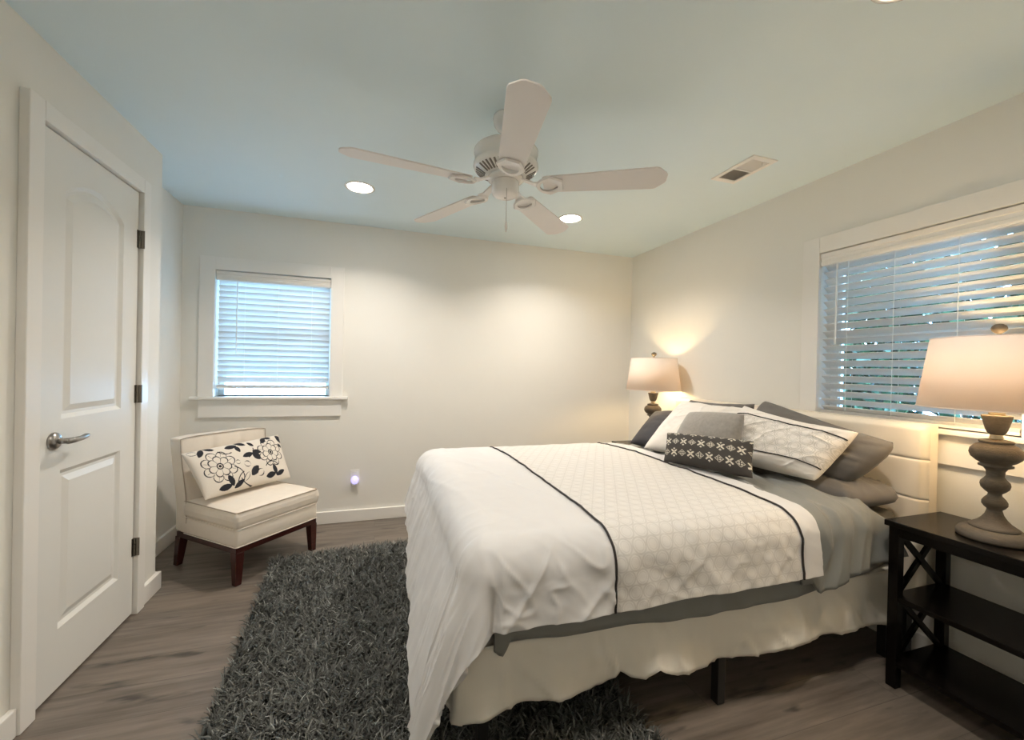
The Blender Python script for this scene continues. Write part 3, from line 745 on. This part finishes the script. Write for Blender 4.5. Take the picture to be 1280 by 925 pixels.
bm = bmesh.new(); bm.from_mesh(ho.data); bmesh.ops.remove_doubles(bm, verts=bm.verts, dist=1e-5); bmesh.ops.recalc_face_normals(bm, faces=bm.faces); bm.to_mesh(ho.data); bm.free()
ho.modifiers.new('ws', 'EDGE_SPLIT').split_angle = R(60)
for ly in (1.30, 2.77): MB().box(2.365, 2.405, ly-.03, ly+.03, .0005, .32).build('headboard_leg', M_steel, bed, world=True)
# bedskirt
hem = [(.22, .19), (.40, .205), (.533, .213), (.68, .208), (.77, .209), (.81, .225), (.835, .238), (.87, .218), (.92, .214), (.95, .238), (.965, .251), (.99, .235), (1.05, .204), (1.15, .192), (1.245, .187), (1.34, .186), (1.424, .194), (1.59, .21), (1.7, .208), (1.86, .203), (2.0, .196), (2.14, .183), (2.30, .18)]
def hemz(x): return float(np.interp(x, [a for a, b in hem], [b for a, b in hem]))
def skirt_path():
    pts = []
    x = 2.30
    while x > .27: pts.append((x, 1.272, 0, -1, hemz(x))); x -= .012
    for k in range(7):
        a = R(90*k/6); pts.append((.27-.03*math.sin(a), 1.302-.03*math.cos(a), -math.sin(a), -math.cos(a), .19))
    y = 1.31
    while y < 2.78: pts.append((.24, y, -1, 0, .17+.015*math.sin(y*9))); y += .02
    for k in range(7):
        a = R(90*k/6); pts.append((.27-.03*math.cos(a), 2.78+.03*math.sin(a), -math.cos(a), math.sin(a), .18))
    x = .28
    while x < 2.30: pts.append((x, 2.81, 0, 1, .18)); x += .03
    return pts
rows = 16; SP = skirt_path(); G = []
for j in range(rows+1):
    t = j/rows; row = []; s_ = 0
    for i, (x, y, nx, ny, hz_) in enumerate(SP):
        if i: s_ += math.hypot(x-SP[i-1][0], y-SP[i-1][1])
        z = .415+(hz_-.415)*t
        f_ = .026*t*(math.sin(s_*17+2.4*math.sin(s_*3.1))*.6+fb(s_*3.5, t*.7, 2.2)*1.0)+.012*(t**.6)*math.exp(-abs(noise.noise(Vector((s_*6+t*.8, t*.9, 5))))/.07)+.006*t*fb(s_*14, t*2, 8)+.012*t
        row.append((x+nx*f_, y+ny*f_, z+.002*fb(s_*10, 0, 4)*t))
    G.append(row)
sk = MB().grid(G).build('bedskirt', M_skirt, bed, world=True, smooth=True, label='pale cream gathered bedskirt')
so = sk.modifiers.new('solid', 'SOLIDIFY'); so.thickness = .0025

# generic drape over the mattress
def drape(u, v, x0, y0, y1, zt, Rr, th, crown=.02, pw=2.0, flare=0.0):
    a = max(0, x0-u); bN = max(0, y0-v); bF = max(0, v-y1); b = max(bN, bF)
    r = (a**pw+b**pw)**(1/pw)
    cx, cy = max(u, x0), min(max(v, y0), y1)
    z = zt+crown*(1-abs((cy-(y0+y1)/2)/((y1-y0)/2))**3)
    if r < 1e-9: return Vector((cx, cy, z)), Vector((0, 0, 1)), 0
    da, db = a**(pw-1), b**(pw-1); dn = math.hypot(da, db)
    dx, dy = -da/dn, (-db if bN > 0 else db)/dn
    th = th+flare*(da/dn)**2*sm(a, .1, .3)
    q_ = math.pi/2*Rr
    if r < q_:
        h_ = Rr*math.sin(r/Rr); dz = Rr*(1-math.cos(r/Rr)); nn = Vector((dx*math.sin(r/Rr), dy*math.sin(r/Rr), math.cos(r/Rr)))
    else:
        h_ = Rr+(r-q_)*math.sin(th); dz = Rr+(r-q_)*math.cos(th); nn = Vector((dx, dy, .1)).normalized()
    return Vector((cx+dx*h_, cy+dy*h_, z-dz)), nn, r
def cloth(name, us, vs_, fn, mat, thick, uvattr=False, bandf=None, **k):
    mb = MB(); P = [[fn(u, v)-Vector((0, 0, 0)) for u in us(v)] for v in vs_]
    mb.grid(P)
    me = bpy.data.meshes.new(name); me.from_pydata([tuple(p) for p in mb.v], [], mb.f)
    UV = [(u, v) for v in vs_ for u in us(v)]
    uvl = me.uv_layers.new(name='UVMap'); li = np.zeros(len(me.loops), dtype=np.int32); me.loops.foreach_get('vertex_index', li)
    uvl.data.foreach_set('uv', np.array(UV, dtype=np.float32)[li].ravel())
    if bandf:
        at = me.attributes.new('band', 'FLOAT', 'POINT'); at.data.foreach_set('value', [bandf(u, v) for u, v in UV])
    me.polygons.foreach_set('use_smooth', [True]*len(me.polygons)); me.materials.append(mat)
    o = bpy.data.objects.new(name, me); C.objects.link(o)
    so = o.modifiers.new('solid', 'SOLIDIFY'); so.thickness = thick; so.offset = -1; so.use_even_offset = False
    return tag(o, **k)
# grey blanket under the comforter: hangs a little lower than it
def blanket(u, v):
    p, n_, r = drape(u, v, .38, 1.335, 2.745, .690, .075, R(2), .012)
    w_ = sm(r, .05, .3)
    p = p+n_*(.007*fb(u*4, v*2, 5)*w_+.004*math.sin(u*23+3*math.sin(u*5))*w_)
    return p
def lin(a, b, n): return [a+(b-a)*i/n for i in range(n+1)]
bh = [(.34, .33), (.40, .35), (.42, .30), (.6, .315), (.83, .325), (1.06, .34), (1.3, .345), (1.65, .345), (1.83, .325), (2.1, .29), (2.2, .27)]
def bl_v(u_, t):   # t 0..1 from near hem to far hem
    over = float(np.interp(u_, [a for a, b in bh], [b for a, b in bh]))
    return 1.335-over+(2.745+.30-1.335+over)*t
tt = [1-(1-i/110)**1.0 for i in range(111)]
us_b = lin(.335, 2.17, 150)
mbv = [[blanket(u, bl_v(max(u, .34), t)) for u in us_b] for t in tt]
gb = MB().grid(mbv); gbo = gb.build('blanket', M_greyb, None, smooth=True, label='slate grey blanket whose hem hangs below the white comforter', cat='blanket')
so = gbo.modifiers.new('solid', 'SOLIDIFY'); so.thickness = .008; so.offset = -1

# grey duvet fold near the pillows
def foldcloth(u, t):
    # t: 0 near hem .. 1 far hem ; head edge slants towards the headboard as it falls
    over_n = float(np.interp(u, [1.55, 1.66, 1.69, 1.78, 2.0, 2.2], [.30, .30, .345, .315, .265, .25]))
    v = 1.31-over_n+(2.77+.22-1.31+over_n)*t
    hang = sm(1.34-v, 0, .30)
    uu = 1.56+(u-1.56)*(.80+.22*hang) + .03*hang
    p, n_, r = drape(uu, v, -5, 1.33, 2.75, .722, .095, R(5), .018)
    w_ = 1.0
    s_ = u+ .25*hang
    ridge = .020*math.exp(-abs(noise.noise(Vector((uu*6.5-v*2.6, v*1.3+uu, 3))))/.11)+.014*math.exp(-abs(noise.noise(Vector((uu*12-v*4.0, v*2.5, 7))))/.16)+.010*fb(uu*5-v*1.5, v*2.0, 7)
    sw = ((uu-v*.38)*7.5+.5*fb(v*1.5, uu, 5)) % 1.0
    ridge = ridge*.7+.020*(sw/.75 if sw < .75 else (1-sw)/.25)
    return p+n_*(ridge*w_*sm(u, 1.66, 1.76)+.002)
us_f = lin(1.60, 2.20, 90)
MBf = MB().grid([[foldcloth(u, t) for u in us_f] for t in lin(0, 1, 150)])
fo = MBf.build('bed_sheet', M_greyb, None, smooth=True, label='rumpled slate grey sheet folded back between comforter and pillows', cat='bed sheet')
so = fo.modifiers.new('solid', 'SOLIDIFY'); so.thickness = .010; so.offset = -1

# comforter
FOOT = lambda v: float(np.interp(v, [1.0, 1.32, 2.0, 2.78, 3.1], [.645, .645, .54, .42, .40]))
U1 = 1.705
def comf(u, v):
    x0, y0, y1 = .375, 1.325, 2.765
    p, n_, r = drape(u, v, x0, y0, y1, .748, .115, R(6), .022, 2.25, R(11))
    a = max(0, x0-u); bN = max(0, y0-v)
    side = sm(bN, .0, .18)*(1-sm(a, 0, .12)); foot = sm(a, .03, .3)
    # a soft ridge runs down from the near corner
    if bN > 0:
        phi = math.atan2(a, bN); rr_ = math.hypot(a, bN)
        ridge = sm(rr_, .08, .35)
        cr = .030*math.exp(-((phi-.62)/.20)**2)*ridge-.030*math.exp(-((phi-.28)/.16)**2)*ridge+.018*math.exp(-((phi-1.15)/.14)**2)*ridge
    else: cr = 0
    # long folds at the foot, following the fall
    s_ = v*1.0+ (.25*math.atan2(a, bN+1e-6) if bN > 0 else 0)
    d = cr
    def crease(x, y, z, w=.10): return math.exp(-abs(noise.noise(Vector((x, y, z))))/w)
    d += foot*(.016*fb(s_*4.2, a*.9, 1.7, 3)+.009*crease(s_*7, a*1.5, 4.1)+.005*crease(s_*17, a*3.2, 6.3, .14))
    # short puckers under the near side hem
    d += side*(.006*fb(u*7-bN*6, bN*5, 2.2, 3)+(.010*crease(u*5+bN*5, bN*3.0+u*1.5, 9.2, .07)+.007*crease(u*9-bN*8, bN*8, 3.7, .10))*(1.0 if u < .76 else .35))
    # plain end: quilted softness on the top
    plain = 1-sm(u, .70, .80)
    d += (.006*fb(u*2.4, v*2.0, .3, 3)+.0050*crease(u*3.0+v*.8, v*1.3+u, 3.3, .05))*(1-foot)
    d += .0018*fb(u*14, v*14, 12, 2)+.0016*crease(u*8, v*8, 14, .12)
    # pull at the seams
    for su in (.762, 1.60): d -= .005*math.exp(-((u-su)/.012)**2)
    # rolled rim at the hems
    ov = FOOT(v)
    return p+n_*(d+.004)+Vector((0, .0, .006*fb(u*5, 3, 1)*side))
def vN(u): return 1.325-(.312+.010*math.sin(u*8)+.02*sm(u, .3, .9)*0)
V0, V1 = 1.325-.315, 2.765+.30
vs_c = lin(V0, 1.50, 90)+lin(1.50, V1, 110)[1:]
def us_c(v):
    uf = .385-FOOT(v); return lin(uf, .80, 130)+lin(.80, U1, 70)[1:]
co = cloth('comforter', us_c, vs_c, comf, M_comf, .020, bandf=lambda u, v: 1.0 if .775 < u < 1.60 else 0.0,
           label='white comforter with ring patterned band and black piping spread over the bed', cat='comforter')
sb_ = co.modifiers.new('bevel', 'BEVEL'); sb_.width = .008; sb_.segments = 3; sb_.limit_method = 'ANGLE'; sb_.angle_limit = R(60)
for su in (.762, 1.60):
    pts = []
    for i in range(161):
        v_ = V0+(V1-V0)*i/160; p = comf(su+.004*math.sin(v_*6), v_); _, n_, _r = drape(su, v_, .385, 1.325, 2.765, .748, .115, R(6), .022)
        pts.append(p+n_*.0055)
    MB().tube(pts, .0042, 8).build('piping', M_pipeblk, co, smooth=True, label='black piping seam')

# pillows on the bed
pillow('pillow', [(2.262, 2.60, 1.098), (2.285, 2.02, 1.118), (2.13, 2.06, .75), (2.12, 2.64, .75)], .16, M_greyp, seed=3, wr=.012, rnd=.06, sag=.015, label='charcoal bed pillow standing against the far half of the headboard', cat='pillow')
pillow('pillow', [(2.272, 1.985, 1.158), (2.225, 1.215, 1.005), (2.115, 1.360, .790), (2.12, 2.02, .752)], .20, M_greyp, seed=5, wr=.018, ear=.02, rnd=.10, sag=.02, label='large charcoal bed pillow leaning on the near half of the headboard', cat='pillow')
pillow('pillow', [(2.320, 1.99, .775), (2.310, 1.235, .745), (2.02, 1.290, .735), (2.00, 1.99, .765)], .17, M_greyp, seed=8, wr=.026, ear=.03, rnd=.10, label='rumpled dark grey pillow lying flat next to the nightstand corner', cat='pillow')
pillow('pillow', [(2.065, 2.745, .985), (2.17, 2.25, 1.02), (1.93, 2.20, .775), (1.745, 2.60, .775)], .14, M_dark, seed=9, wr=.008, label='dark grey pillow at the far side of the bed, below the far lamp', cat='pillow')
def sham(corners, seed, label, th=.17, plain=False):
    o, on = pillow('pillow_sham', corners, th, M_sham, nu=200, nv=120, ear=.035, pat=None if plain else rings_pat, wr=.012, seed=seed, label=label, cat='pillow', rnd=.02, sag=.02)
    if plain: return o
    for v_ in (.60, -.60): MB().tube([on(-.995+1.99*i/60, v_+.02*math.sin(i*.15), .002) for i in range(61)], .0033, 6).build('piping', M_pipeblk, o, smooth=True, label='black piping seam')
    return o
sham([(2.095, 2.47, 1.095), (2.165, 1.945, 1.085), (1.90, 1.90, .80), (1.715, 2.40, .775)], 4, 'plain white sham pillow on the far side, behind the grey square cushion', plain=True)
sham([(2.135, 1.985, 1.105), (2.105, 1.320, 1.040), (1.985, 1.432, .795), (1.91, 2.02, .795)], 6, 'white ring patterned sham pillow with black piping on the near side')
o, on = pillow('throw_pillow', [(1.925, 2.215, 1.045), (1.955, 1.800, 1.080), (1.86, 1.770, .800), (1.74, 2.185, .800)], .12, M_velvet, seed=12, wr=.004, ear=.05, rnd=.06, label='square grey chenille cushion behind the small patterned pillow', cat='pillow')
o, on = pillow('throw_pillow', [(1.665, 2.095, .932), (1.835, 1.640, .952), (1.745, 1.562, .790), (1.575, 2.005, .786)], .11, M_knit, nu=320, nv=150, seed=13, wr=.003, ear=.03, pat=knit, label='small charcoal lumbar pillow with cream diamond and cross pattern', cat='pillow')

# ---------------------------------------------------------------- nightstands
def make_nightstand(loc, label, zt=.695):
    n_ = thing('nightstand', loc, 0, label=label, cat='nightstand')
    wx, wy = .35, .46     # depth (x), width (y); origin at centre
    MB().box(-wx/2-.012, wx/2+.012, -wy/2-.012, wy/2+.012, zt-.024, zt).build('top', M_black, n_, bevel=.003)
    p = .036
    for sx in (-1, 1):
        for sy in (-1, 1):
            cx, cy = sx*(wx/2-p/2), sy*(wy/2-p/2); MB().box(cx-p/2, cx+p/2, cy-p/2, cy+p/2, .0005, zt-.024).build('leg', M_black, n_, bevel=.002)
    for xr in (-wx/2+.003, wx/2-.021): MB().box(xr, xr+.018, -wy/2+p, wy/2-p, zt-.062, zt-.024).build('rail', M_black, n_)
    for z in (.385, .115):
        MB().box(-wx/2+.004, wx/2-.004, -wy/2+.004, wy/2-.004, z-.022, z).build('shelf', M_black, n_, bevel=.002)
    for sy in (-1, 1):
        y = sy*(wy/2-p/2); mb = MB()
        for (za, zb) in ((.385, zt-.06), (.115, .363)):
            xa, xb = -wx/2+p, wx/2-p; t = .011
            for (z1_, z2_) in ((za, zb), (zb, za)):
                L_ = math.hypot(xb-xa, zb-za); ox, oz = t*(zb-za)/L_, t*(xb-xa)/L_; s_ = 1 if z2_ > z1_ else -1
                Q4 = [(xa-ox*s_*1, z1_+oz), (xa+ox*s_, z1_-oz), (xb+ox*s_, z2_-oz), (xb-ox*s_, z2_+oz)]
                yo = .004 if s_ > 0 else -.004
                mb.prism([(x, y-.007+yo, z) for x, z in Q4], [(x, y+.007+yo, z) for x, z in Q4])
        mb.box(-wx/2+p, wx/2-p, y-.009, y+.009, zt-.062, zt-.024)
        mb.build('cross_brace', M_black, n_)
    return n_
make_nightstand((2.245, .950, 0), 'black wooden nightstand with X sides and open shelves at the right edge', .695)
make_nightstand((2.245, 3.115, 0), 'black wooden nightstand hidden behind the bed under the far lamp', .650)
def make_lamp(loc, label, sc=1.0):
    l = thing('table_lamp', loc, 0, label=label, cat='lamp', group=None)
    # heights above the table top
    MB().lathe([(.098, .001), (.101, .006), (.100, .018), (.093, .030), (.080, .038), (.072, .041)], 48).build('foot', M_lampwood, l, smooth=True)
    MB().lathe([(.066, .040), (.068, .046), (.060, .052), (.046, .062), (.034, .076), (.025, .092), (.021, .106), (.020, .112),
                (.028, .120), (.034, .130), (.034, .141), (.028, .153), (.019, .164), (.018, .172),
                (.027, .180), (.037, .192), (.040, .205), (.038, .216), (.030, .226), (.024, .236), (.025, .256), (.032, .268), (.046, .274), (.046, .280),
                (.038, .283), (.052, .292), (.066, .306), (.071, .322), (.068, .338), (.056, .353), (.044, .360), (.044, .363), (.047, .366), (.045, .371), (.028, .375)], 48).build('turned_column', M_lampwood, l, smooth=True)
    MB().lathe([(.017, .374), (.019, .380), (.017, .390), (.017, .395)], 28).build('brass_collar', M_brass, l, smooth=True, label='pale brass collar')
    MB().lathe([(.018, .394), (.024, .400), (.029, .412), (.034, .432), (.038, .450), (.041, .461), (.041, .466), (.030, .467)], 40).build('cup', M_lampwood, l, smooth=True)
    MB().lathe([(.022, .466), (.022, .478), (.016, .482), (.016, .52), (.012, .53)], 24).build('socket', M_brass, l, smooth=True)
    zb, zt = .488, .760
    prof = [(.222, zb), (.185, zt)]
    sh = MB().lathe(prof, 72, cap=False).build('lamp_shade', M_shade, l, smooth=True, label='off white drum lamp shade')
    s_ = sh.modifiers.new('solid', 'SOLIDIFY'); s_.thickness = .0015
    for (r_, z_) in ((.2215, zb+.002), (.1845, zt-.002)): MB().tube([(r_*math.cos(2*math.pi*k/72), r_*math.sin(2*math.pi*k/72), z_) for k in range(73)], .0022, 6).build('shade_rim', M_shade, sh)
    rim = MB()
    for k in range(3):
        a = 2*math.pi*k/3+.5; rim.tube([(.008*math.cos(a), .008*math.sin(a), zt-.012), (.184*math.cos(a), .184*math.sin(a), zt-.004)], .0016, 6)
    rim.build('shade_spider', M_brass, sh)
    hp = MB(); ap = []
    for k in range(25):
        a = math.pi*k/24; ap.append((.045*math.cos(a)*(1 if True else 0), 0, .53+.235*math.sin(a)**.7))
    hp.tube(ap, .0016, 6); hp.build('harp', M_brass, l)
    MB().lathe([(.001, .530), (.014, .534), (.016, .545), (.027, .575), (.031, .600), (.027, .622), (.014, .636), (.001, .640)], 24).build('bulb', M_bulb, l, smooth=True, label='lit warm bulb')
    MB().lathe([(.006, .764), (.006, .774), (.012, .778), (.020, .786), (.022, .794), (.019, .803), (.010, .810), (.001, .812)], 28).build('finial', M_lampwood, l, smooth=True)
    return l
make_lamp((2.225, .932, .6955), 'turned grey wood table lamp with white drum shade on the near nightstand')
make_lamp((2.232, 3.000, .6505), 'turned grey wood table lamp with glowing shade in the far corner')
